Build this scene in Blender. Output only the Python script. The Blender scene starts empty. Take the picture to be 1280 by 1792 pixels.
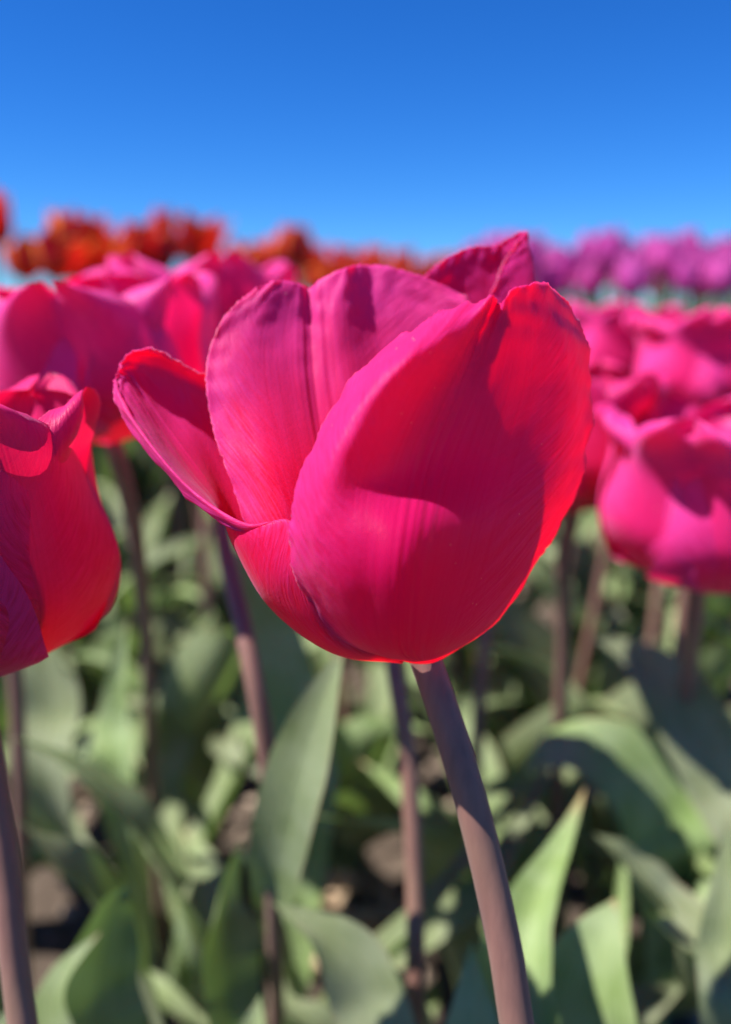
import bpy, math, random
import numpy as np
from mathutils import Vector, Matrix, noise

R = math.radians
scene = bpy.context.scene
COL = scene.collection

# ------------------------------------------------------------------ camera
W0, H0, FPX = 1280.0, 1792.0, 1437.0
CAM_Z = 0.40
PITCH = math.atan((896 - 532) / FPX)
cam_d = bpy.data.cameras.new('camera')
cam = bpy.data.objects.new('camera', cam_d)
COL.objects.link(cam)
cam.location = (0, 0, CAM_Z)
cam.rotation_euler = (R(90) - PITCH, 0, 0)
cam_d.sensor_fit = 'HORIZONTAL'
cam_d.sensor_width = 24.0
cam_d.lens = 24.0 * FPX / W0
cam_d.clip_start = 0.01
cam_d.clip_end = 3000
cam_d.dof.use_dof = True
cam_d.dof.focus_distance = 0.136
cam_d.dof.aperture_fstop = 6.2
scene.camera = cam

# ------------------------------------------------------------------ sky, sun, exposure
SUN_EL, SUN_AZ = 57.0, 75.0          # elevation; degrees to the left of straight behind the camera
sd = Vector((-math.sin(R(SUN_AZ)) * math.cos(R(SUN_EL)),
             -math.cos(R(SUN_AZ)) * math.cos(R(SUN_EL)), math.sin(R(SUN_EL))))
world = bpy.data.worlds.new('World')
scene.world = world
world.use_nodes = True
wn = world.node_tree
bg = wn.nodes['Background']
sky = wn.nodes.new('ShaderNodeTexSky')
sky.sky_type = 'NISHITA'
sky.sun_disc = False
sky.sun_elevation = R(SUN_EL)
sky.sun_rotation = math.atan2(sd.x, sd.y)
sky.altitude = 1500
sky.air_density = 1.0
sky.dust_density = 0.0
sky.ozone_density = 5.0
hs = wn.nodes.new('ShaderNodeHueSaturation')
hs.inputs['Saturation'].default_value = 1.25
wn.links.new(sky.outputs[0], hs.inputs['Color'])
tint = wn.nodes.new('ShaderNodeMix'); tint.data_type = 'RGBA'; tint.blend_type = 'MULTIPLY'
tint.inputs[0].default_value = 1.0
tint.inputs[7].default_value = (0.385, 0.785, 1.25, 1)
wn.links.new(hs.outputs[0], tint.inputs[6])
wn.links.new(tint.outputs[2], bg.inputs['Color'])
bg.inputs['Strength'].default_value = 0.058
sun_l = bpy.data.lights.new('sun', 'SUN')
sun_l.energy = 5.0
sun_l.angle = R(0.53)
sun_l.color = (1.0, 0.955, 0.88)
sun = bpy.data.objects.new('sun', sun_l)
COL.objects.link(sun)
sun.rotation_euler = sd.to_track_quat('Z', 'Y').to_euler()
sun.location = (0, 0, 5)
vs = scene.view_settings
vs.view_transform = 'Standard'
vs.look = 'None'
vs.exposure = 1.12
vs.gamma = 1.0
scene.cycles.use_denoising = True
scene.cycles.max_bounces = 7
scene.cycles.diffuse_bounces = 4
scene.cycles.transmission_bounces = 4
scene.cycles.glossy_bounces = 2
scene.cycles.sample_clamp_indirect = 6.0

CP, SP = math.cos(PITCH), math.sin(PITCH)
def at(px, py, d):
    """point seen at photograph pixel px,py and lying d metres in front of the lens plane"""
    x = (px - 640) / FPX * d
    y = (896 - py) / FPX * d
    return Vector((x, d * CP + y * SP, CAM_Z - d * SP + y * CP))

# ------------------------------------------------------------------ material helpers
def new_mat(name):
    m = bpy.data.materials.new(name)
    m.use_nodes = True
    nt = m.node_tree
    for n in list(nt.nodes):
        nt.nodes.remove(n)
    return m, nt, nt.nodes.new('ShaderNodeOutputMaterial')

class NB:
    def __init__(s, nt): s.nt = nt
    def n(s, t, **kw):
        nd = s.nt.nodes.new(t)
        for k, v in kw.items(): setattr(nd, k, v)
        return nd
    def link(s, a, b): s.nt.links.new(a, b)
    def put(s, sock, v):
        if hasattr(v, 'is_output') or isinstance(v, bpy.types.NodeSocket): s.link(v, sock)
        else: sock.default_value = v
    def math(s, op, a, b=0.0, clamp=False):
        nd = s.n('ShaderNodeMath', operation=op); nd.use_clamp = clamp
        s.put(nd.inputs[0], a); s.put(nd.inputs[1], b)
        return nd.outputs[0]
    def mix(s, f, a, b):
        nd = s.n('ShaderNodeMix', data_type='RGBA')
        s.put(nd.inputs[0], f); s.put(nd.inputs[6], a); s.put(nd.inputs[7], b)
        return nd.outputs[2]
    def ramp(s, f, pts):
        nd = s.n('ShaderNodeValToRGB')
        e = nd.color_ramp.elements
        while len(e) < len(pts): e.new(0.5)
        for el, (p, c) in zip(e, pts):
            el.position = p; el.color = c if len(c) == 4 else (*c, 1)
        s.put(nd.inputs[0], f)
        return nd.outputs[0]
    def mapr(s, v, a, b, c=0.0, d=1.0):
        nd = s.n('ShaderNodeMapRange')
        s.put(nd.inputs[0], v)
        for i, x in enumerate((a, b, c, d)): nd.inputs[i + 1].default_value = x
        return nd.outputs[0]
    def noise(s, vec, scale, detail=3.0, rough=0.55):
        nd = s.n('ShaderNodeTexNoise')
        if vec is not None: s.link(vec, nd.inputs['Vector'])
        nd.inputs['Scale'].default_value = scale
        nd.inputs['Detail'].default_value = detail
        nd.inputs['Roughness'].default_value = rough
        return nd.outputs['Fac']

def c4(c): return (c[0], c[1], c[2], 1.0)

def petal_mat(name, refl, refl2, trans, edge=None, base=(0.75, 0.62, 0.35), tmix=0.42, thick=False, sheen=0.5,
              rim=(0.85, 0.45, 0.6), fine=1.0, bump=0.12, vg=0.75):
    """uv.x runs across the petal (0.5 = midrib), uv.y from base to tip"""
    m, nt, out = new_mat(name)
    b = NB(nt)
    uv = b.n('ShaderNodeUVMap').outputs[0]
    sep = b.n('ShaderNodeSeparateXYZ'); b.link(uv, sep.inputs[0])
    u, v = sep.outputs[0], sep.outputs[1]
    oi = b.n('ShaderNodeObjectInfo')
    rnd = oi.outputs['Random']
    # streaks fanning out from the midrib to the margin
    um = b.math('ABSOLUTE', b.math('SUBTRACT', u, 0.5))
    vv = b.math('SUBTRACT', v, b.math('MULTIPLY', b.math('POWER', um, 1.5), 1.15))
    comb = b.n('ShaderNodeCombineXYZ')
    b.put(comb.inputs[0], b.math('MULTIPLY', u, 30.0)); b.put(comb.inputs[1], b.math('MULTIPLY', vv, 150.0 * fine))
    b.put(comb.inputs[2], b.math('MULTIPLY', rnd, 37.0))
    # near the midrib veins run lengthwise, near the margin they sweep outwards
    comb2 = b.n('ShaderNodeCombineXYZ')
    b.put(comb2.inputs[0], b.math('MULTIPLY', u, 230.0 * fine)); b.put(comb2.inputs[1], b.math('MULTIPLY', v, 7.0))
    b.put(comb2.inputs[2], b.math('MULTIPLY', rnd, 11.0))
    s1 = b.noise(comb.outputs[0], 0.55, 4, 0.6)
    s2 = b.noise(comb2.outputs[0], 0.55, 3, 0.55)
    wgt = b.mapr(um, 0.10, 0.30)
    st = b.n('ShaderNodeMix', data_type='FLOAT')
    b.put(st.inputs[0], wgt); b.put(st.inputs[2], s2); b.put(st.inputs[3], s1)
    streak = st.outputs[0]
    tc = b.n('ShaderNodeTexCoord').outputs['Object']
    blot = b.noise(tc, 55.0, 3)
    # pigment: redder down the middle, pinker towards the margin and tip
    pg = b.math('ADD', b.math('MULTIPLY', b.math('POWER', um, 2.0), 3.0), b.math('MULTIPLY', b.mapr(v, 0.35, 0.9), vg))
    pg = b.math('ADD', pg, b.math('MULTIPLY', b.math('SUBTRACT', streak, 0.5), b.mapr(um, 0.12, 0.36, 0.5, 2.5)))
    colr = b.mix(b.mapr(pg, 0.0, 1.0), c4(refl), c4(refl2))
    colr = b.mix(b.math('MULTIPLY', b.mapr(blot, 0.35, 0.7), 0.35), colr, c4(refl))
    if edge is not None:
        ef = b.math('ADD', b.math('MULTIPLY', um, 1.9), b.math('MULTIPLY', b.math('POWER', v, 4.0), 0.55))
        ef = b.math('ADD', ef, b.math('MULTIPLY', b.math('SUBTRACT', streak, 0.5), 0.7))
        ef = b.math('ADD', ef, b.math('MULTIPLY', b.math('SUBTRACT', rnd, 0.5), 0.5))
        ef = b.mapr(ef, 0.85, 1.3)
        colr = b.mix(ef, colr, c4(edge))
    bf = b.mapr(v, 0.0, 0.06, 1.0, 0.0)
    colr = b.mix(b.math('MULTIPLY', bf, 0.4), colr, c4(base))
    # hue drift from flower to flower
    hsv = b.n('ShaderNodeHueSaturation')
    b.link(colr, hsv.inputs['Color'])
    b.put(hsv.inputs['Hue'], b.mapr(rnd, 0, 1, 0.492, 0.506))
    b.put(hsv.inputs['Value'], b.mapr(rnd, 0, 1, 0.88, 1.1))
    colr = hsv.outputs[0]
    # dry pale hairline on the very margin
    rf = b.math('MULTIPLY', b.mapr(um, 0.4945, 0.4998), b.mapr(blot, 0.4, 0.65))
    colr = b.mix(b.math('MULTIPLY', b.math('MULTIPLY', rf, 0.55), b.mapr(v, 0.2, 0.4)), colr, c4(rim))
    # pollen grains
    pol = b.n('ShaderNodeTexVoronoi'); pol.inputs['Scale'].default_value = 330
    b.link(tc, pol.inputs['Vector'])
    pn = b.noise(tc, 60.0, 1)
    pf = b.math('MULTIPLY', b.math('LESS_THAN', pol.outputs['Distance'], 0.055), b.math('GREATER_THAN', pn, 0.56))
    colr = b.mix(b.math('MULTIPLY', pf, 0.6), colr, (0.9, 0.7, 0.6, 1))
    pr = b.n('ShaderNodeBsdfPrincipled')
    b.link(colr, pr.inputs['Base Color'])
    b.put(pr.inputs['Roughness'], b.mapr(streak, 0.3, 0.7, 0.52, 0.40))
    pr.inputs['Specular IOR Level'].default_value = 0.26
    pr.inputs['Sheen Weight'].default_value = sheen
    pr.inputs['Sheen Roughness'].default_value = 0.38
    pr.inputs['Sheen Tint'].default_value = (1.0, 0.55, 0.95, 1)
    tr = b.n('ShaderNodeBsdfTranslucent')
    tcol = b.mix(b.mapr(streak, 0.35, 0.7), c4(trans), c4([min(1, x * 1.12 + 0.01) for x in trans]))
    if edge is not None:
        tcol = b.mix(ef, tcol, c4(edge))
    b.link(tcol, tr.inputs['Color'])
    bp = b.n('ShaderNodeBump')
    bp.inputs['Strength'].default_value = 0.35
    bp.inputs['Distance'].default_value = 0.0009 * bump / 0.12
    hgt = b.math('ADD', b.math('MULTIPLY', streak, b.mapr(um, 0.08, 0.30, 0.2, 1.1)), b.math('MULTIPLY', blot, 0.25))
    mr = b.math('MULTIPLY', b.math('SINE', b.math('MULTIPLY', um, 190.0)), b.mapr(um, 0.03, 0.08, 0.22, 0.0))
    hgt = b.math('ADD', b.math('ADD', hgt, mr), b.math('MULTIPLY', b.noise(tc, 1400.0, 2), 0.22))
    b.link(hgt, bp.inputs['Height'])
    b.link(bp.outputs[0], pr.inputs['Normal']); b.link(bp.outputs[0], tr.inputs['Normal'])
    mx = b.n('ShaderNodeMixShader')
    mx.inputs[0].default_value = tmix
    b.link(pr.outputs[0], mx.inputs[1]); b.link(tr.outputs[0], mx.inputs[2])
    b.link(mx.outputs[0], out.inputs['Surface'])
    return m

M = {}
M['hero'] = petal_mat('magenta_petal_near', (0.60, 0.002, 0.145), (0.76, 0.05, 0.40), (1.0, 0.001, 0.08), tmix=0.64, base=(0.5, 0.04, 0.15), sheen=0.16)
M['hero_in'] = petal_mat('magenta_petal_red_heart', (0.84, 0.002, 0.075), (0.78, 0.07, 0.46), (1.0, 0.001, 0.075), tmix=0.60, sheen=0.16, base=(0.6, 0.03, 0.08), vg=1.0)
M['pink'] = petal_mat('magenta_petal', (0.66, 0.004, 0.14), (0.82, 0.06, 0.36), (0.98, 0.003, 0.10), tmix=0.38, sheen=0.2)
M['rose'] = petal_mat('rose_petal', (0.50, 0.002, 0.06), (0.66, 0.02, 0.19), (0.9, 0.002, 0.06), tmix=0.32, sheen=0.12)
M['flame'] = petal_mat('red_orange_petal', (0.42, 0.005, 0.008), (0.55, 0.018, 0.008), (0.80, 0.015, 0.006),
                       edge=(0.90, 0.30, 0.01), base=(0.6, 0.4, 0.05), tmix=0.35, sheen=0.1)
M['purple'] = petal_mat('purple_petal', (0.46, 0.025, 0.27), (0.62, 0.11, 0.45), (0.7, 0.04, 0.38), tmix=0.35, sheen=0.35,
                        base=(0.5, 0.4, 0.5))
M['salmon'] = petal_mat('salmon_petal', (0.65, 0.10, 0.07), (0.72, 0.22, 0.18), (0.8, 0.12, 0.08), tmix=0.35, sheen=0.1)

def leaf_mat():
    m, nt, out = new_mat('glaucous_leaf')
    b = NB(nt)
    uv = b.n('ShaderNodeUVMap').outputs[0]
    sep = b.n('ShaderNodeSeparateXYZ'); b.link(uv, sep.inputs[0])
    u, v = sep.outputs[0], sep.outputs[1]
    rnd = b.n('ShaderNodeObjectInfo').outputs['Random']
    tc = b.n('ShaderNodeTexCoord').outputs['Object']
    cb = b.n('ShaderNodeCombineXYZ')
    b.put(cb.inputs[0], b.math('MULTIPLY', u, 42.0)); b.put(cb.inputs[1], b.math('MULTIPLY', v, 2.5))
    b.put(cb.inputs[2], b.math('MULTIPLY', rnd, 17.0))
    vein = b.noise(cb.outputs[0], 1.0, 3)
    blot = b.noise(tc, 38.0, 4)
    col = b.mix(b.mapr(vein, 0.35, 0.65), (0.14, 0.195, 0.07, 1), (0.24, 0.30, 0.125, 1))
    col = b.mix(b.mapr(blot, 0.40, 0.68), col, (0.28, 0.335, 0.19, 1))
    # dry brown tips and nicks along the margin
    um = b.math('ABSOLUTE', b.math('SUBTRACT', u, 0.5))
    dry = b.math('ADD', b.mapr(v, 0.93, 1.0), b.mapr(um, 0.47, 0.5))
    dry = b.math('MULTIPLY', dry, b.mapr(blot, 0.48, 0.60), True)
    col = b.mix(dry, col, (0.33, 0.23, 0.13, 1))
    hsv = b.n('ShaderNodeHueSaturation')
    b.link(col, hsv.inputs['Color'])
    b.put(hsv.inputs['Hue'], b.mapr(rnd, 0, 1, 0.485, 0.515))
    b.put(hsv.inputs['Saturation'], b.mapr(rnd, 0, 1, 0.8, 1.1))
    b.put(hsv.inputs['Value'], b.mapr(rnd, 0, 1, 0.82, 1.18))
    pr = b.n('ShaderNodeBsdfPrincipled')
    b.link(hsv.outputs[0], pr.inputs['Base Color'])
    pr.inputs['Roughness'].default_value = 0.5
    pr.inputs['Specular IOR Level'].default_value = 0.22
    tr = b.n('ShaderNodeBsdfTranslucent')
    tr.inputs['Color'].default_value = (0.17, 0.28, 0.05, 1)
    bp = b.n('ShaderNodeBump'); bp.inputs['Strength'].default_value = 0.5; bp.inputs['Distance'].default_value = 0.0012
    b.link(vein, bp.inputs['Height']); b.link(bp.outputs[0], pr.inputs['Normal'])
    mx = b.n('ShaderNodeMixShader'); mx.inputs[0].default_value = 0.24
    b.link(pr.outputs[0], mx.inputs[1]); b.link(tr.outputs[0], mx.inputs[2])
    b.link(mx.outputs[0], out.inputs['Surface'])
    return m
M['leaf'] = leaf_mat()

def stem_mat(name, c1, c2, c3):
    m, nt, out = new_mat(name)
    b = NB(nt)
    tc = b.n('ShaderNodeTexCoord').outputs['Object']
    mp = b.n('ShaderNodeMapping'); mp.inputs['Scale'].default_value = (1, 1, 0.15)
    b.link(tc, mp.inputs[0])
    n1 = b.noise(mp.outputs[0], 420.0, 4)
    n2 = b.noise(tc, 22.0, 3)
    col = b.mix(b.mapr(n1, 0.35, 0.65), c4(c1), c4(c2))
    col = b.mix(b.mapr(n2, 0.42, 0.72), col, c4(c3))
    pr = b.n('ShaderNodeBsdfPrincipled')
    b.link(col, pr.inputs['Base Color'])
    pr.inputs['Roughness'].default_value = 0.5
    pr.inputs['Sheen Weight'].default_value = 0.08
    bp = b.n('ShaderNodeBump'); bp.inputs['Strength'].default_value = 0.25; bp.inputs['Distance'].default_value = 0.0004
    b.link(n1, bp.inputs['Height']); b.link(bp.outputs[0], pr.inputs['Normal'])
    b.link(pr.outputs[0], out.inputs['Surface'])
    return m
M['stem'] = stem_mat('purple_brown_stem', (0.155, 0.070, 0.062), (0.215, 0.10, 0.084), (0.20, 0.118, 0.078))
M['stem_green'] = stem_mat('green_stem', (0.13, 0.18, 0.09), (0.17, 0.22, 0.12), (0.18, 0.17, 0.10))

def soil_mat():
    m, nt, out = new_mat('soil')
    b = NB(nt)
    tc = b.n('ShaderNodeTexCoord').outputs['Object']
    n1 = b.noise(tc, 9.0, 6); n2 = b.noise(tc, 90.0, 5); n3 = b.noise(tc, 0.35, 3)
    col = b.mix(b.mapr(n1, 0.3, 0.7), (0.045, 0.031, 0.022, 1), (0.085, 0.06, 0.043, 1))
    col = b.mix(b.mapr(n2, 0.55, 0.75), col, (0.15, 0.11, 0.08, 1))
    geo = b.n('ShaderNodeSeparateXYZ'); b.link(tc, geo.inputs[0])
    far = b.mapr(geo.outputs[1], 2.5, 8.0)
    grn = b.mix(b.mapr(n3, 0.35, 0.65), (0.07, 0.11, 0.035, 1), (0.12, 0.15, 0.06, 1))
    col = b.mix(far, col, grn)
    pr = b.n('ShaderNodeBsdfPrincipled'); b.link(col, pr.inputs['Base Color']); pr.inputs['Roughness'].default_value = 0.95
    bp = b.n('ShaderNodeBump'); bp.inputs['Strength'].default_value = 0.9; bp.inputs['Distance'].default_value = 0.012
    b.link(b.math('ADD', n1, b.math('MULTIPLY', n2, 0.4)), bp.inputs['Height']); b.link(bp.outputs[0], pr.inputs['Normal'])
    b.link(pr.outputs[0], out.inputs['Surface'])
    return m
M['soil'] = soil_mat()
def plain_mat(name, a, bcol, sc, rough=0.9):
    m, nt, out = new_mat(name)
    b = NB(nt)
    tc = b.n('ShaderNodeTexCoord').outputs['Object']
    col = b.mix(b.mapr(b.noise(tc, sc, 4), 0.35, 0.65), c4(a), c4(bcol))
    pr = b.n('ShaderNodeBsdfPrincipled'); b.link(col, pr.inputs['Base Color']); pr.inputs['Roughness'].default_value = rough
    b.link(pr.outputs[0], out.inputs['Surface'])
    return m
M['clod'] = plain_mat('dry_clod', (0.16, 0.115, 0.085), (0.38, 0.29, 0.22), 60)
M['straw'] = plain_mat('dry_leaf', (0.25, 0.17, 0.10), (0.42, 0.31, 0.21), 120)

# ------------------------------------------------------------------ object helpers
def link(name, me, mat=None, parent=None):
    o = bpy.data.objects.new(name, me)
    COL.objects.link(o)
    if mat is not None and me is not None and not me.materials:
        me.materials.append(mat)
    if parent is not None:
        o.parent = parent
    return o

def grid_mesh(name, P, UV, smooth=True):
    """P: (rows, cols, 3) array, UV: (rows, cols, 2)"""
    nr, nc = P.shape[:2]
    idx = np.arange(nr * nc).reshape(nr, nc)
    f = np.stack([idx[:-1, :-1], idx[:-1, 1:], idx[1:, 1:], idx[1:, :-1]], -1).reshape(-1, 4)
    me = bpy.data.meshes.new(name)
    me.from_pydata([tuple(p) for p in P.reshape(-1, 3)], [], [tuple(int(i) for i in q) for q in f])
    ul = me.uv_layers.new(name='UVMap')
    li = np.empty(len(me.loops), dtype=np.int32)
    me.loops.foreach_get('vertex_index', li)
    ul.data.foreach_set('uv', UV.reshape(-1, 2)[li].astype(np.float32).ravel())
    me.polygons.foreach_set('use_smooth', [True] * len(me.polygons))
    me.update()
    return me

def cr_matrix(n_ctrl, n_out):
    """rows of Catmull-Rom weights taking n_ctrl controls to n_out samples"""
    A = np.zeros((n_out, n_ctrl))
    for i in range(n_out):
        t = i / (n_out - 1) * (n_ctrl - 1)
        k = min(int(t), n_ctrl - 2)
        x = t - k
        w = [-.5*x + x*x - .5*x**3, 1 - 2.5*x*x + 1.5*x**3, .5*x + 2*x*x - 1.5*x**3, -.5*x*x + .5*x**3]
        for j, ww in zip((k-1, k, k+1, k+2), w):
            if j < 0:
                A[i, 0] += 2*ww; A[i, 1] -= ww
            elif j > n_ctrl - 1:
                A[i, -1] += 2*ww; A[i, -2] -= ww
            else:
                A[i, j] += ww
    return A

def tube_mesh(name, pts, radii, n_along=24, n_round=12):
    pts = np.array([tuple(p) for p in pts]); radii = np.array(radii)
    A = cr_matrix(len(pts), n_along)
    C = A @ pts; Rr = A @ radii
    T = np.gradient(C, axis=0); T /= np.linalg.norm(T, axis=1)[:, None]
    ref = np.array([0., 1., 0.3])
    X = np.cross(T, ref); X /= np.linalg.norm(X, axis=1)[:, None]
    Y = np.cross(T, X)
    a = np.linspace(0, 2*np.pi, n_round + 1)
    P = C[:, None] + Rr[:, None, None] * (np.cos(a)[None, :, None] * X[:, None] + np.sin(a)[None, :, None] * Y[:, None])
    UV = np.stack(np.broadcast_arrays((a / (2*np.pi))[None], np.linspace(0, 1, n_along)[:, None]), -1)
    return grid_mesh(name, P, UV)

def leaf_mesh(name, pts, width, faces, fold=0.35, wave=0.06, seed=0, nv=22, nu=9, prof=None, tipw=0.0):
    """blade along a centre line; faces: the direction its upper side looks (one vector or one per point)"""
    rng = np.random.default_rng(seed)
    pts = np.array([tuple(p) for p in pts], dtype=float)
    A = cr_matrix(len(pts), nv)
    C = A @ pts
    T = np.gradient(C, axis=0); T /= np.linalg.norm(T, axis=1)[:, None] + 1e-9
    F = np.array(faces, dtype=float)
    if F.ndim == 1: F = np.tile(F, (len(pts), 1))
    N = A @ F
    N -= (N * T).sum(1)[:, None] * T
    N /= np.linalg.norm(N, axis=1)[:, None] + 1e-9
    B = np.cross(T, N)
    v = np.linspace(0, 1, nv)
    w = (0.30 + 0.70 * np.sin(np.pi * np.clip(v * 0.95 + 0.05, 0, 1)) ** 0.8) * np.clip((1 - v) / 0.38, 0, 1) ** 0.62
    w = w * np.clip(0.35 + v * 2.6, 0, 1)
    w = width * 0.5 * np.maximum(w, 0.012)
    u = np.linspace(-1, 1, nu)
    ph = rng.uniform(0, 6.28, 4)
    wav = wave * width * (np.abs(u)[None] ** 2) * np.where(u < 0, np.sin(v * 11 + ph[0])[:, None] + 0.5 * np.sin(v * 19 + ph[2])[:, None],
                                                            np.sin(v * 10 + ph[1])[:, None] + 0.5 * np.sin(v * 21 + ph[3])[:, None])
    wav = wav * np.clip(v * 3, 0, 1)[:, None] * np.clip((1 - v) * 4, 0.1, 1)[:, None]
    lift = fold * w[:, None] * (np.abs(u)[None] ** 1.5) + wav
    P = C[:, None] + (w[:, None] * u[None] * (1 - 0.12 * fold * np.abs(u)[None]))[..., None] * B[:, None] + lift[..., None] * N[:, None]
    UV = np.stack(np.broadcast_arrays((u * 0.5 + 0.5)[None], v[:, None]), -1)
    return grid_mesh(name, P, UV)

# ------------------------------------------------------------------ ground
def make_ground():
    ys = np.concatenate([np.linspace(-2, 0.1, 8), np.linspace(0.15, 2.6, 130), np.geomspace(2.8, 1500, 26)])
    xs = np.concatenate([-np.geomspace(1500, 1.7, 24), np.linspace(-1.6, 1.6, 150), np.geomspace(1.7, 1500, 24)])
    P = np.zeros((len(ys), len(xs), 3))
    for i, y in enumerate(ys):
        for j, x in enumerate(xs):
            z = 0
            if -1.7 < x < 1.7 and 0.1 < y < 2.7:
                q = Vector((x * 9, y * 9, 0.3))
                z = 0.014 * noise.fractal(q, 1.0, 2.0, 4) + 0.008 * noise.noise(q * 5)
            P[i, j] = (x, y, z)
    UV = P[..., :2] * 0.1
    o = link('ground', grid_mesh('ground', P, UV), M['soil'])
    o['kind'] = 'structure'
    o['label'] = 'dark loose soil of the flower field'
make_ground()

def clods():
    """crumbs of dry soil lying everywhere between the plants"""
    rng = random.Random(5)
    V, F = [], []
    base = [Vector(c) for c in ((1,0,0),(-1,0,0),(0,1,0),(0,-1,0),(0,0,1),(0,0,-1))]
    tri = [(0,2,4),(2,1,4),(1,3,4),(3,0,4),(2,0,5),(1,2,5),(3,1,5),(0,3,5)]
    for _ in range(2600):
        y = rng.uniform(0.25, 2.2) ** 1.0
        x = rng.uniform(-0.25 - 0.5*y, 0.25 + 0.5*y)
        r = rng.choice((0.003, 0.004, 0.005, 0.007, 0.010)) * rng.uniform(0.7, 1.3)
        k = len(V)
        z = 0.014 * noise.fractal(Vector((x*9, y*9, .3)), 1.0, 2.0, 4) + 0.008 * noise.noise(Vector((x*45, y*45, 1.5)))
        for c in base:
            V.append((x + c.x*r*rng.uniform(.6, 1.3), y + c.y*r*rng.uniform(.6, 1.3), z + r*0.4 + c.z*r*rng.uniform(.5, .9)))
        F += [tuple(k + i for i in t) for t in tri]
    me = bpy.data.meshes.new('soil_crumbs')
    me.from_pydata(V, [], F)
    o = link('soil_crumbs', me, M['clod'])
    o['kind'] = 'stuff'; o['label'] = 'dry crumbs of soil scattered between the tulip plants'; o['category'] = 'soil'
clods()

# ------------------------------------------------------------------ tulips
def thing(name, label, loc, group=None, cat='tulip'):
    o = bpy.data.objects.new(name, None)
    o.empty_display_size = 0.02
    COL.objects.link(o)
    o.location = loc
    o['label'] = label; o['category'] = cat
    if group: o['group'] = group
    return o

def petal_local(L, Rm, W, phi, seed, open_=0.8, lip=0.10, groove=0.05, ruffle=0.02, nv=22, nu=17, lean=0.0, cup=1.15, point=0.0):
    """one tepal of a cup-shaped flower, flower axis = +z, base at the origin"""
    rng = np.random.default_rng(seed)
    v = np.linspace(0, 1, nv)[:, None]
    u = np.linspace(-1, 1, nu)[None, :]
    # profile of the midrib: bowl that closes (open_<1) or flares (open_>1)
    r = Rm * (np.sin(np.clip(v / 0.52, 0, 1) * np.pi / 2) ** 0.85) * (1 + (open_ - 1) * np.clip((v - 0.45) / 0.55, 0, 1) ** 1.5)
    r = r + lip * Rm * np.exp(-((v - 0.93) / 0.11) ** 2)
    z = L * (v ** 1.25 * 0.98) - 0.06 * L * np.clip((v - 0.9) / 0.1, 0, 1) ** 2
    z = z + lean * L * v ** 2
    hw = W * 0.5 * (np.sin(np.pi * np.clip(v, 0, 1) ** 0.62 * 0.80 + 0.10)) ** 0.8 * np.sqrt(np.clip(1 - np.clip((v - 0.70) / 0.302, 0, 1) ** 2.4, 0, 1))
    hw = np.maximum(hw, 0.0006)
    hw = hw * np.clip(0.10 + v * 3.4, 0, 1)
    ang = cup * u
    t = hw * np.sin(ang) / math.sin(min(cup, 1.5))
    inn = hw * (1 - np.cos(ang)) * 0.85
    # two domed halves either side of the midrib, dented along it towards the tip
    g = -groove * Rm * np.exp(-(u / 0.16) ** 2) * np.clip((v - 0.25) / 0.6, 0, 1)
    dome = groove * 1.2 * Rm * np.exp(-((np.abs(u) - 0.5) / 0.28) ** 2) * np.clip((v - 0.3) / 0.5, 0, 1)
    ph = rng.uniform(0, 6.28, 4)
    wv = np.where(u < 0, np.sin(v * 9 + ph[0]) + .6*np.sin(v * 17 + ph[1]), np.sin(v * 9 + ph[2]) + .6*np.sin(v * 16 + ph[3]))
    ruf = ruffle * Rm * 3 * wv * np.abs(u) ** 3 * np.clip(v * 2 - 0.5, 0, 1)
    rad = r - inn + g + dome + ruf
    # tip: dipped at the midrib between the halves, or drawn out to a point
    z = z + L * (0.05 * (np.exp(-((np.abs(u) - 0.45) / 0.3) ** 2) - 0.5 * np.exp(-(u / 0.15) ** 2)) * np.clip((v - 0.7) / 0.3, 0, 1)) \
          + L * point * np.clip((v - 0.75) / 0.25, 0, 1) ** 2 * np.exp(-(u / 0.5) ** 2)
    z = np.broadcast_to(z, rad.shape) + rng.normal(0, 0.004 * L, (1, nu)) * np.clip((v - 0.8) / 0.2, 0, 1)
    c, s = math.cos(phi), math.sin(phi)
    X = rad * c - t * s
    Y = rad * s + t * c
    P = np.stack([X, Y, z], -1)
    UV = np.stack(np.broadcast_arrays(u * 0.5 + 0.5, v), -1)
    return P, UV

def flower_meshes(name, L, Rm, W, seed, **kw):
    """six tepals: three outer, three inner a little smaller, none alike"""
    rng = random.Random(seed)
    out = []
    for i in range(6):
        inner = i % 2
        k = dict(kw)
        k['open_'] = kw.get('open_', 0.8) * rng.uniform(0.93, 1.07) * (0.95 if inner else 1.0)
        k['lip'] = kw.get('lip', 0.1) * rng.uniform(0.6, 1.4)
        P, UV = petal_local(L * rng.uniform(0.95, 1.05), Rm * (0.92 if inner else 1.0), W * rng.uniform(0.94, 1.06),
                            i * math.pi / 3 + rng.uniform(-0.08, 0.08), seed * 13 + i, **k)
        out.append(grid_mesh(name, P, UV))
    return out

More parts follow.
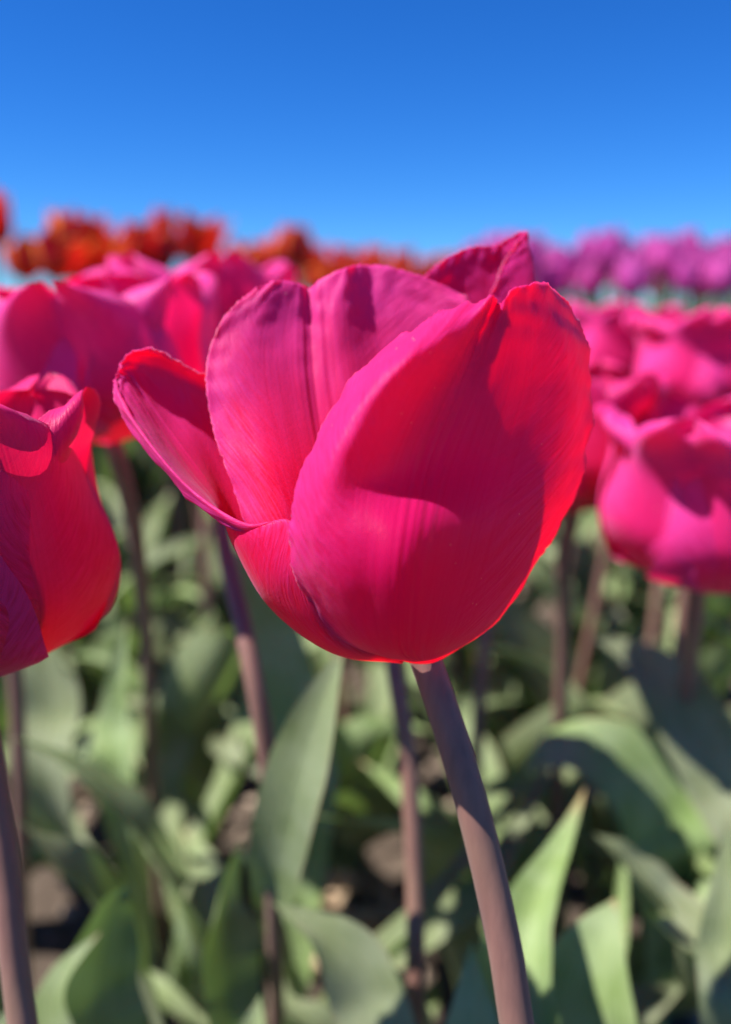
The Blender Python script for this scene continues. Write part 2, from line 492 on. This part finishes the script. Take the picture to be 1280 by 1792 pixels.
UP = Vector((0, 0, 1))
LEAFV = []
def leaf_variants():
    rng = random.Random(3)
    for i in range(18):
        ln = rng.uniform(0.17, 0.27); rise = rng.uniform(0.75, 1.15); sprd = rng.uniform(0.06, 0.12)
        droop = rng.choice((0.0, 0.0, 0.03, 0.07))
        pts = [(0.004, 0, 0), (0.012, 0, ln*0.25*rise), (sprd*0.45, rng.uniform(-.015, .015), ln*0.55*rise),
               (sprd*0.85, rng.uniform(-.03, .03), ln*(0.82*rise) - droop*0.4), (sprd*1.35, rng.uniform(-.05, .05), ln*(0.95*rise) - droop)]
        tw = rng.uniform(-1.3, 1.3)
        faces = [(-1, 0, 0.1), (-1, 0.1*tw, 0.2), (-0.8, 0.4*tw, 0.6), (-0.5, 0.8*tw, 1.0), (-0.2, tw, 1.0)]
        LEAFV.append(leaf_mesh('leaf', pts, rng.uniform(0.022, 0.048), faces, fold=rng.uniform(0.3, 0.9), wave=rng.uniform(0.06, 0.18), seed=i))
        LEAFV[-1].materials.append(M['leaf'])
leaf_variants()

def plant(label, group, fbase, root, petals, pmat, smat, fl_scale=1.0, rot=0.0, tilt=(0, 0), stem_r=0.0027,
          bend=(0, 0), leaves=3, seed=0, stem_pts=None, own_leaves=(), leaf_scale=1.0, petal_objs=None):
    rng = random.Random(seed)
    root = Vector(root)
    t = thing('tulip', label, root, group)
    fb = Vector(fbase) - root
    if petals is not None:
        ax = Vector((tilt[0], tilt[1], 1)).normalized()
        Mx = Matrix.Translation(fb) @ UP.rotation_difference(ax).to_matrix().to_4x4() @ Matrix.Rotation(rot, 4, 'Z') @ Matrix.Scale(fl_scale, 4)
        for me in petals:
            if not me.materials: me.materials.append(pmat)
            o = link('petal', me, None, t)
            o.matrix_local = Mx
    if stem_pts is None:
        ax = Vector((tilt[0], tilt[1], 1)).normalized()
        k = fb.length
        stem_pts = [Vector((0, 0, -0.01)), Vector((bend[0]*0.6, bend[1]*0.6, k*0.33)) + Vector((fb.x, fb.y, 0))*0.25,
                    fb - ax*k*0.28 + Vector((bend[0], bend[1], 0))*0.6, fb + ax*0.002]
    else:
        stem_pts = [Vector(p) - root for p in stem_pts]
    n = len(stem_pts)
    link('stem', tube_mesh('stem', stem_pts, [stem_r * (1.15 - 0.15 * i / (n - 1)) for i in range(n)]), smat, t)
    a0 = rng.uniform(0, 6.28)
    for i in range(leaves):
        o = link('leaf', LEAFV[rng.randrange(len(LEAFV))], None, t)
        s = leaf_scale * rng.uniform(0.8, 1.12)
        o.matrix_local = Matrix.Rotation(a0 + i * 2.25 + rng.uniform(-.3, .3), 4, 'Z') @ Matrix.Diagonal((s, s, s, 1))
    for kw in own_leaves:
        kw = dict(kw)
        pts = [Vector(p) - root for p in kw.pop('pts')]
        link('leaf', leaf_mesh('leaf', pts, nv=34, nu=11, **kw), M['leaf'], t)
    return t

# ------------------------------------------------------------------ the tulip in focus
D0 = 0.150
UNIT = D0 / FPX
HERO_ROOT = at(960, 2900, 0.16); HERO_ROOT.z = 0
def net(rows):
    return np.array([[tuple(at(x, y, D0 + w * UNIT)) for (x, y, w) in r] for r in rows])

HERO = {
 'front': [
  [(715,1157,-15),(722,1160,-30),(732,1161,-35),(742,1161,-35),(752,1160,-30),(762,1158,-20),(770,1155,0)],
  [(600,1122,-120),(635,1132,-190),(670,1136,-215),(712,1137,-215),(775,1128,-175),(835,1107,-95),(872,1085,0)],
  [(530,1040,-190),(580,1045,-265),(640,1045,-298),(712,1042,-310),(805,1035,-225),(895,1012,-105),(945,980,30)],
  [(508,950,-215),(565,955,-292),(640,940,-320),(725,932,-312),(835,920,-215),(940,900,-95),(1000,880,40)],
  [(515,870,-215),(570,860,-308),(650,835,-288),(750,815,-212),(868,805,-145),(975,800,-65),(1028,790,45)],
  [(548,775,-205),(615,745,-312),(695,720,-280),(795,695,-185),(905,685,-135),(995,690,-75),(1037,700,30)],
  [(610,672,-200),(685,635,-300),(760,608,-285),(840,592,-205),(918,578,-172),(985,590,-125),(1026,610,-10)],
  [(690,597,-195),(760,553,-205),(825,530,-215),(875,514,-222),(915,500,-205),(955,496,-160),(1000,535,-60)],
 ],
 'back_left': [
  [(690,1150,-15),(700,1150,10),(715,1150,25),(730,1150,30),(745,1150,30),(755,1150,25),(765,1150,15)],
  [(470,980,-60),(540,1000,-65),(610,1020,-10),(670,1030,40),(730,1030,80),(780,1030,90),(820,1020,70)],
  [(400,830,-40),(490,850,-42),(582,880,15),(650,880,72),(730,880,120),(800,880,140),(870,890,130)],
  [(368,730,0),(462,750,5),(563,770,58),(630,760,92),(710,760,140),(800,760,160),(890,780,150)],
  [(361,640,32),(440,645,45),(548,670,92),(610,660,106),(690,650,152),(780,650,172),(880,670,160)],
  [(388,562,60),(450,570,76),(543,585,115),(600,560,114),(660,560,158),(750,560,176),(850,580,165)],
  [(440,510,90),(487,491,100),(537,498,128),(600,470,120),(650,463,165),(730,481,178),(815,516,168)],
 ],
 'left': [
  [(705,1158,-25),(705,1160,-22),(704,1160,-18),(702,1160,-10),(705,1158,0),(710,1156,10),(715,1154,15)],
  [(610,1110,-150),(590,1128,-130),(582,1141,-90),(590,1142,-30),(610,1130,20),(640,1110,60),(680,1090,90)],
  [(530,1010,-200),(495,1038,-165),(472,1058,-110),(475,1062,-30),(495,1050,40),(540,1020,100),(600,980,130)],
  [(506,914,-195),(455,945,-170),(417,960,-110),(413,955,-20),(430,930,50),(480,880,110),(540,820,150)],
  [(430,918,-160),(402,915,-120),(385,900,-70),(380,880,0),(390,845,70),(425,770,110),(470,700,90)],
  [(340,862,-110),(325,845,-80),(320,825,-35),(325,800,20),(343,755,75),(372,700,95),(405,672,55)],
  [(262,778,-70),(258,765,-45),(262,750,-5),(272,730,35),(290,700,75),(318,660,80),(342,648,35)],
  [(212,705,-25),(213,695,-10),(220,685,15),(230,668,35),(244,646,55),(268,625,55),(303,624,25)],
  [(203,672,15),(203,668,16),(203,662,17),(206,650,20),(214,635,22),(230,618,22),(262,607,20)],
 ],
 'back': [
  [(715,1150,10),(722,1150,25),(730,1150,35),(740,1150,40),(748,1150,38),(755,1150,32),(760,1150,25)],
  [(710,1040,110),(740,1040,130),(770,1040,130),(795,1040,120),(810,1030,90),(805,1025,60),(790,1030,50)],
  [(705,850,210),(760,850,240),(820,850,240),(870,840,220),(900,830,180),(890,820,130),(840,830,110)],
  [(715,650,240),(770,640,265),(830,640,275),(885,630,270),(930,600,230),(930,580,180),(850,570,150)],
  [(720,560,240),(775,530,260),(825,515,270),(875,500,270),(915,480,250),(930,470,205),(870,485,165)],
  [(735,490,230),(780,452,240),(825,432,248),(868,428,250),(890,415,245),(918,404,225),(905,425,195)],
 ],
 'back_far_left': [
  [(705,1150,20),(710,1150,26),(715,1150,32),(720,1150,38),(725,1150,42),(730,1150,45),(735,1150,46)],
  [(600,980,110),(625,980,135),(650,980,155),(675,980,170),(700,985,180),(720,985,180),(735,990,170)],
  [(570,760,210),(600,750,235),(630,745,250),(665,745,262),(700,750,268),(730,755,266),(755,765,258)],
  [(600,590,240),(620,560,255),(645,545,265),(670,540,272),(695,545,276),(720,560,276),(740,590,272)],
 ],
 'right': [
  [(745,1150,20),(750,1150,26),(755,1150,28),(760,1150,26),(764,1150,18),(766,1150,8),(764,1150,-4)],
  [(800,950,150),(835,950,150),(865,945,135),(885,940,105),(895,935,70),(890,930,35),(875,930,0)],
  [(850,750,220),(890,750,215),(925,745,190),(950,740,150),(960,740,110),(960,745,65),(945,760,25)],
  [(860,560,220),(890,545,215),(920,545,190),(945,560,150),(958,600,110),(960,650,70),(950,690,40)],
 ],
}
CREASE = {'front': (0.5, 20, 0.030, 0.72, 12), 'back_left': (0.335, 7, 0.018, 0.15, 5), 'left': (0.571, 5, 0.02, 0.2, 3), 'back': (0.7, 5, 0.02, 0.3, 0)}
MIDU = {'front': 0.5, 'back_left': 0.335, 'left': 0.571, 'back': 0.7, 'back_far_left': 0.5, 'right': 0.5}

# the free margin of the left petal rolls outwards
HERO['left'] = [[(r[0][0] - 6*k, r[0][1] + 9*k, r[0][2] + 20*k)] + r for r, k in zip(HERO['left'], (0, .3, .6, 1, 1.1, 1.2, 1.3, 1, .3))]

def hero_petal(key, seed, nv=96, nu=110):
    rng = np.random.default_rng(seed)
    C = net(HERO[key])
    A = cr_matrix(C.shape[0], nv); B = cr_matrix(C.shape[1], nu)
    P = np.einsum('ij,jkc->ikc', A, C)
    P = np.einsum('lk,ikc->ilc', B, P)
    u = np.linspace(0, 1, nu)[None]; v = np.linspace(0, 1, nv)[:, None]
    # normals, for shallow waves near the margins
    du = np.gradient(P, axis=1); dv = np.gradient(P, axis=0)
    N = np.cross(du, dv); N /= np.linalg.norm(N, axis=2)[..., None] + 1e-12
    rim = np.maximum(np.abs(u - 0.5) * 2, v) ** 6
    a = np.zeros((nv, nu))
    for i in range(nv):
        for j in range(nu):
            q = Vector((u[0, j] * 6, v[i, 0] * 6, seed * 7.1))
            a[i, j] = noise.noise(q) * 0.9 + 1.5 * rim[i, j] * noise.noise(q * 3.0) + 0.10 * noise.noise(Vector((u[0, j] * 45, v[i, 0] * 9, seed)))
    P = P + N * (a * 0.0005)[..., None] * np.clip(v * 4, 0, 1)[..., None]
    if key in CREASE:
        # crease along the midrib, flanked by two low ridges, and the notch it leaves in the margin
        mu, depth, sig, v0, notch = CREASE[key]
        x = (u - mu) / sig
        g = (np.exp(-x * x) - 0.45 * np.exp(-((np.abs(x) - 2.2) / 1.0) ** 2)) * np.clip((v - v0) / (1 - v0), 0, 1) ** 0.8
        P = P + g[..., None] * depth * UNIT * np.array([0, CP, -SP])
        P = P - (np.exp(-((u - mu - sig * 0.8) / (sig * 1.3)) ** 2) * np.clip((v - 0.86) / 0.14, 0, 1) ** 2)[..., None] * notch * UNIT * np.array([0, SP, CP])
    # nibbled margin
    jag = rng.normal(0, 0.00009, (nv, nu, 3))
    m = np.zeros((nv, nu)); m[:, 0] = 1; m[:, -1] = 1; m[-1, :] = 1
    P = P + jag * m[..., None]
    mu = MIDU[key]
    uu = np.where(u < mu, 0.5 * u / mu, 0.5 + 0.5 * (u - mu) / (1 - mu))
    UV = np.stack(np.broadcast_arrays(uu, v), -1)
    return P, UV

hero = plant('large open magenta tulip in sharp focus with cupped petals and a leaning purple stem', None,
             at(745, 1152, D0), HERO_ROOT, None, None, M['stem'],
             stem_r=0.0029, leaves=1, seed=4,
             own_leaves=[dict(pts=[HERO_ROOT] + [at(*p) for p in ((840, 2050, .21), (835, 1880, .212), (828, 1760, .215), (824, 1648, .22))], width=.018, faces=(-.3, -.8, .6), seed=16, fold=.25),
                         dict(pts=[HERO_ROOT] + [at(*p) for p in ((470, 2100, .24), (440, 1880, .24), (455, 1742, .245))], width=.024, faces=(-.3, -.8, .6), seed=17)],
             stem_pts=[HERO_ROOT + Vector((0, 0, -0.01)), at(975, 2400, 0.158), at(905, 1800, 0.152), at(872, 1600, 0.151), at(824, 1400, 0.150), at(778, 1250, 0.150), at(742, 1145, 0.150), at(738, 1132, 0.150)])
for i, k in enumerate(HERO):
    P, UV = hero_petal(k, i + 1)
    P = P - np.array(tuple(HERO_ROOT))
    o = link('petal', grid_mesh('petal', P, UV), M['hero_in' if k in ('back_left', 'left') else 'hero'], hero)
    s = o.modifiers.new('thickness', 'SOLIDIFY'); s.thickness = 0.00028; s.offset = 0.0

# ------------------------------------------------------------------ neighbours in the same bed
def near_flower(px, py, d, label, L, Rm, W, seed, rot=0, tilt=(0, 0), root=None, mat='pink', smat='stem', own=(), leaves=2,
                group=None, stem_pts=None, bend=(0, 0), stem_r=0.0027, leaf_scale=1.0, **kw):
    fb = at(px, py, d)
    if root is None:
        root = Vector((fb.x + random.Random(seed).uniform(-.02, .02), fb.y + 0.01, 0))
    pm = flower_meshes('petal', L, Rm, W, seed, nv=34, nu=29, **kw)
    return plant(label, group, fb, root, pm, M[mat], M[smat], rot=rot, tilt=tilt, seed=seed, own_leaves=own, leaves=leaves,
                 stem_pts=stem_pts, bend=bend, stem_r=stem_r, leaf_scale=leaf_scale)

def gr(px, py, d):
    p = at(px, py, d); p.z = 0
    return p


def blade(pts, width, faces=(-0.3, -0.8, 0.6), **kw):
    return dict(pts=pts, width=width, faces=faces, **kw)
def A(*t): return [at(*p) for p in t]

# rose red, cut by the frame
r = gr(110, 2600, 0.185)
near_flower(-40, 1190, 0.165, 'rose red tulip with ruffled petals beside the large magenta bloom, its left half cut off', 0.060, 0.0255, 0.054, 21, rot=-0.95,
            mat='rose', open_=0.90, lip=0.16, groove=0.09, ruffle=0.035, root=r,
            stem_pts=[r] + A((75, 2100, 0.175), (28, 1700, 0.17), (5, 1480, 0.168), (-30, 1260, 0.165), (-45, 1180, 0.165)),
            own=[blade([r] + A((140, 2100, .24), (100, 1850, .25), (105, 1720, .255), (175, 1632, .26)), .017, (-.3, -.5, .8), seed=1),
                 blade([r] + A((-60, 2100, .23), (-20, 1850, .24), (55, 1740, .245)), .014, seed=2),
                 blade([gr(300, 2100, .36)] + A((275, 1830, .31), (210, 1660, .30), (120, 1520, .29), (20, 1430, .285)), .038, (.8, .3, .4), seed=22, fold=.3),
                 blade([gr(200, 2200, .34)] + A((190, 1900, .28), (165, 1740, .275), (190, 1600, .275), (225, 1545, .275)), .030, (.7, -.5, .4), seed=23, fold=.3)], leaves=3)
# scalloped pink cup
r = gr(1180, 1700, 0.47)
near_flower(1222, 1030, 0.265, 'cup shaped pink tulip with outward rolled lip and scalloped shade, right of the magenta bloom', 0.063, 0.031, 0.060, 33, rot=-2.25,
            open_=0.86, lip=0.36, groove=0.10, tilt=(0.02, -0.10), root=r,
            stem_pts=[r] + A((1185, 1500, .41), (1200, 1250, .35), (1213, 1110, .285), (1222, 1025, .265)),
            own=[blade([gr(1000, 2300, .3)] + A((1030, 2000, .25), (1035, 1850, .25), (1030, 1740, .25), (1052, 1640, .252), (1078, 1572, .255)), .034, (-.5, -.7, .6), seed=3, fold=.25),
                 blade([r] + A((1320, 1560, .33), (1262, 1370, .33), (1180, 1220, .34), (1100, 1145, .35), (1035, 1120, .35)), .030, (-.4, -.5, .8), seed=4),
                 blade([r] + A((1240, 1740, .29), (1160, 1600, .295), (1095, 1520, .30), (1040, 1460, .305)), .036, (.3, .2, 1), seed=5, fold=.5)], leaves=6, leaf_scale=0.85)
# wide open pink
r = gr(280, 1600, 0.48)
near_flower(195, 775, 0.255, 'wide open pink tulip with pale midribs behind the left petal of the focused bloom', 0.053, 0.033, 0.060, 45, rot=-1.45,
            open_=1.0, lip=0.12, groove=0.10, tilt=(-0.05, -0.05), root=r,
            stem_pts=[r] + A((265, 1350, .41), (258, 1150, .35), (236, 930, .285), (205, 800, .255), (195, 770, .255)),
            own=[blade([r] + A((330, 1640, .33), (250, 1480, .325), (150, 1360, .32), (15, 1285, .31)), .034, (.7, .3, .6), seed=6, fold=.3),
                 blade([r] + A((215, 1420, .37), (205, 1250, .365), (225, 1080, .36)), .022, seed=7),
                 blade([r] + A((100, 1420, .38), (95, 1240, .38), (85, 1130, .38), (115, 1010, .38)), .036, seed=8)], leaves=3)
# deep pink behind, brown stem showing left of the bloom
r = gr(480, 1800, 0.36)
near_flower(375, 720, 0.33, 'deep pink tulip peeping over the petals behind the focused bloom', 0.060, 0.033, 0.058, 52, rot=-1.3,
            open_=0.92, lip=0.14, groove=0.08, root=r,
            stem_pts=[r] + A((478, 1500, .27), (462, 1290, .25), (428, 1110, .25), (388, 920, .275), (375, 715, .33)),
            own=[blade([r] + A((540, 1460, .365), (520, 1290, .36), (480, 1130, .355), (425, 990, .35), (340, 850, .35)), .032, seed=9, fold=.2),
                 blade([gr(430, 2200, .33)] + A((420, 1880, .285), (395, 1720, .285), (385, 1590, .29), (425, 1470, .295)), .036, (.9, -.3, .3), seed=10, fold=.25)], leaves=6, leaf_scale=0.85)
near_flower(-20, 790, 0.30, 'deep pink tulip behind the ruffled rose red one', 0.058, 0.03, 0.055, 57, rot=0.4, open_=0.9, lip=0.12)
near_flower(1228, 745, 0.37, 'pink tulip with rolled lip standing behind the scalloped pink cup', 0.052, 0.029, 0.054, 61, rot=-1.9, open_=0.9, lip=0.3,
            own=[blade([gr(1180, 1500, .42)] + A((1170, 1560, .365), (1150, 1440, .36), (1080, 1345, .355), (990, 1310, .35), (915, 1350, .345)), .046, (-.1, -.6, 1), seed=11, fold=.15),
                 blade([gr(1260, 1900, .33)] + A((1275, 1850, .25), (1265, 1640, .255), (1275, 1430, .26)), .018, seed=12)])
near_flower(1005, 895, 0.30, 'crimson pink tulip half hidden by the right edge of the focused bloom', 0.054, 0.027, 0.05, 64, rot=0.1, open_=0.85, lip=0.15, mat='rose',
            stem_pts=[gr(990, 1300, .42)] + A((985, 1150, .36), (984, 1000, .32), (1005, 890, .30)), root=gr(990, 1300, .42), leaves=3)
near_flower(1080, 690, 0.48, 'small crimson tulip between the focused bloom and the pink cups', 0.054, 0.03, 0.05, 66, rot=0.3, open_=0.95, lip=0.2)
# two blooms hidden by the one in focus: only stems and leaves show
r = gr(735, 2100, 0.32)
near_flower(662, 930, 0.29, 'slender purple brown stem rising directly behind the focused bloom, its flower hidden', 0.042, 0.02, 0.038, 71, rot=0.3, open_=0.85, root=r,
            stem_pts=[r] + A((728, 1800, .27), (726, 1540, .268), (713, 1320, .268), (690, 1165, .27), (662, 925, .29)),
            own=[blade([gr(560, 1750, .42)] + A((490, 1640, .31), (482, 1545, .265), (504, 1420, .243), (540, 1300, .234), (575, 1200, .23), (602, 1135, .228)), .0205, (-.3, -.9, .5), seed=13, fold=.25, wave=.03),
                 blade([gr(690, 2200, .3)] + A((690, 1950, .25), (640, 1740, .25), (575, 1640, .252), (478, 1580, .255)), .023, (-.2, -.5, 1), seed=14),
                 blade([r] + A((720, 1800, .29), (570, 1650, .28), (470, 1550, .275), (395, 1475, .27)), .020, (.5, .5, .6), seed=15)], leaves=6, leaf_scale=0.85)
near_flower(880, 930, 0.36, 'tan stem standing between the focused bloom and the crimson tulip, its flower hidden', 0.05, 0.026, 0.048, 73, rot=0.3, open_=0.85,
            root=gr(830, 1700, .45), stem_pts=[gr(830, 1700, .45)] + A((832, 1400, .39), (842, 1200, .37), (856, 1080, .365), (880, 925, .36)), leaves=3)

FL = {}
def variant_set(key, specs):
    FL[key] = [flower_meshes('petal', *s[:3], s[3], **s[4]) for s in specs]
variant_set('pink', [(0.056, 0.028, 0.052, 101, dict(open_=0.9, lip=0.15, nv=14, nu=11)), (0.054, 0.030, 0.055, 102, dict(open_=1.0, lip=0.15, nv=14, nu=11)),
                     (0.058, 0.026, 0.05, 103, dict(open_=0.8, lip=0.2, nv=14, nu=11))])
variant_set('flame', [(0.058, 0.025, 0.038, 111, dict(open_=0.95, lip=0.05, nv=14, nu=11, point=0.14)), (0.052, 0.028, 0.036, 112, dict(open_=1.35, lip=0.05, nv=14, nu=11, point=0.12)),
                      (0.062, 0.021, 0.036, 113, dict(open_=0.75, lip=0.02, nv=14, nu=11, point=0.16))])
variant_set('purple', [(0.060, 0.024, 0.038, 121, dict(open_=0.85, lip=0.06, nv=14, nu=11, point=0.14)), (0.056, 0.026, 0.036, 122, dict(open_=1.25, lip=0.05, nv=14, nu=11, point=0.12)),
                       (0.064, 0.021, 0.036, 123, dict(open_=0.72, lip=0.02, nv=14, nu=11, point=0.16))])
FL['salmon'] = [[m.copy() for m in s] for s in FL['flame']]

PLACED = []
def field_tulip(key, x, y, top, label, group, rng, smat='stem', leaves=3, mat=None, size=1.0, leaf_scale=1.0):
    s = size * rng.uniform(0.88, 1.1)
    k = rng.randrange(3)
    PLACED.append((x, y))
    label = label.replace('SHAPE', ('cup shaped', 'wide open', 'narrow closed')[k])
    label = label.replace('ROW', 'red and orange row' if x < 0.08 else 'purple row')
    group = group + ', ' + ('cup shaped', 'wide open', 'narrow closed')[k] if 'tall row' in group else group
    if 'same bed' in group: group = 'pink tulips in front of the ' + ('red and orange row' if x < 0.08 else 'purple row')
    return plant(label, group, (x + rng.uniform(-.02, .02), y + rng.uniform(-.02, .02), top - 0.057 * s), (x, y, 0), FL[key][k], M[mat or key], M[smat],
                 fl_scale=s, rot=rng.uniform(0, 6.28), tilt=(rng.uniform(-.16, .16), rng.uniform(-.16, .16)),
                 bend=(rng.uniform(-.015, .015), rng.uniform(-.015, .015)), leaves=leaves, seed=rng.randrange(10**6), leaf_scale=leaf_scale)

def scatter(n, fx, fy, mind, rng, tries=4000):
    out = []
    while len(out) < n and tries:
        tries -= 1
        p = (0, 0)
        y = fy(rng); x = fx(rng, y); 
        if all((x - a) ** 2 + (y - b) ** 2 > mind ** 2 for a, b in out): out.append((x, y))
    return out

rng = random.Random(77)
for (x, y) in scatter(26, lambda r, y: r.uniform(-0.52 * y - 0.05, 0.52 * y + 0.05), lambda r: r.uniform(0.44, 0.85), 0.07, rng):
    field_tulip('pink', x, y, CAM_Z - rng.uniform(0.015, 0.07), 'small blurred pink tulip of the same bed, in front of the ROW', 'pink tulips of the same bed', rng, leaves=6)

# tall red and orange row receding from the left, two plants deep
rng = random.Random(12)
for (x, y) in scatter(68, lambda r, y: -0.34 + (y - 0.9) * 0.41 + r.uniform(-0.20, 0.06), lambda r: 0.95 + 1.35 * r.random() ** 1.4, 0.05, rng):
    field_tulip('flame', x, y, CAM_Z + rng.uniform(0.065, 0.128), 'SHAPE red tulip with orange petal margins in the tall row against the sky', 'red and orange tulips in the tall row', rng, 'stem_green', size=0.95, leaf_scale=1.55, leaves=4)
rng = random.Random(19)
for (x, y) in scatter(120, lambda r, y: r.uniform(0.20, 0.76), lambda r: r.uniform(1.12, 1.6), 0.04, rng):
    field_tulip('purple', x, y, CAM_Z + rng.uniform(0.055, 0.102) * (y / 1.3) ** 0.5, 'SHAPE purple tulip in the dense row standing against the sky', 'purple tulips in the tall row', rng, 'stem_green', size=0.84, leaf_scale=1.55, leaves=3)
rng = random.Random(23)
for (x, y) in scatter(14, lambda r, y: 0.08 + (y - 2.3) * 0.12 + r.uniform(-0.15, 0.15), lambda r: r.uniform(2.3, 3.4), 0.07, rng):
    field_tulip('salmon', x, y, CAM_Z + rng.uniform(0.10, 0.15), 'small salmon orange tulip at the far end of the red row', 'salmon tulips at the far end of the red row', rng, 'stem_green')

# ------------------------------------------------------------------ withered leaves lying on the soil
def on_ground(px, py, z=0.006):
    a, b_ = at(px, py, 0.1), Vector((0, 0, CAM_Z))
    d = (a - b_)
    return b_ + d * ((z - CAM_Z) / d.z)
rng = random.Random(8)
for i, (px, py) in enumerate([(75, 1400), (45, 1460), (130, 1430), (370, 1360), (600, 1590), (640, 1560), (625, 1650), (540, 1720), (560, 1600), (1035, 1480), (1085, 1300), (905, 1230)]):
    p = on_ground(px, py)
    a = rng.uniform(0, 6.28)
    ln = rng.uniform(0.02, 0.04)
    dx, dy = math.cos(a) * ln, math.sin(a) * ln
    pts = [(-dx, -dy, 0.0), (-dx*.4, -dy*.4, 0.010), (dx*.3, dy*.3, 0.014), (dx, dy, 0.004)]
    me = leaf_mesh('withered_leaf', pts, rng.uniform(.012, .022), (0.2, -0.2, 1), fold=rng.uniform(.5, 1.1), wave=.2, seed=90 + i, nv=12, nu=7)
    o = link('withered_leaf', me, M['straw'])
    o.location = p
    o['label'] = 'small tan withered leaf curled on the soil between the stems'
    o['category'] = 'dry leaf'; o['group'] = 'withered leaves on the soil'
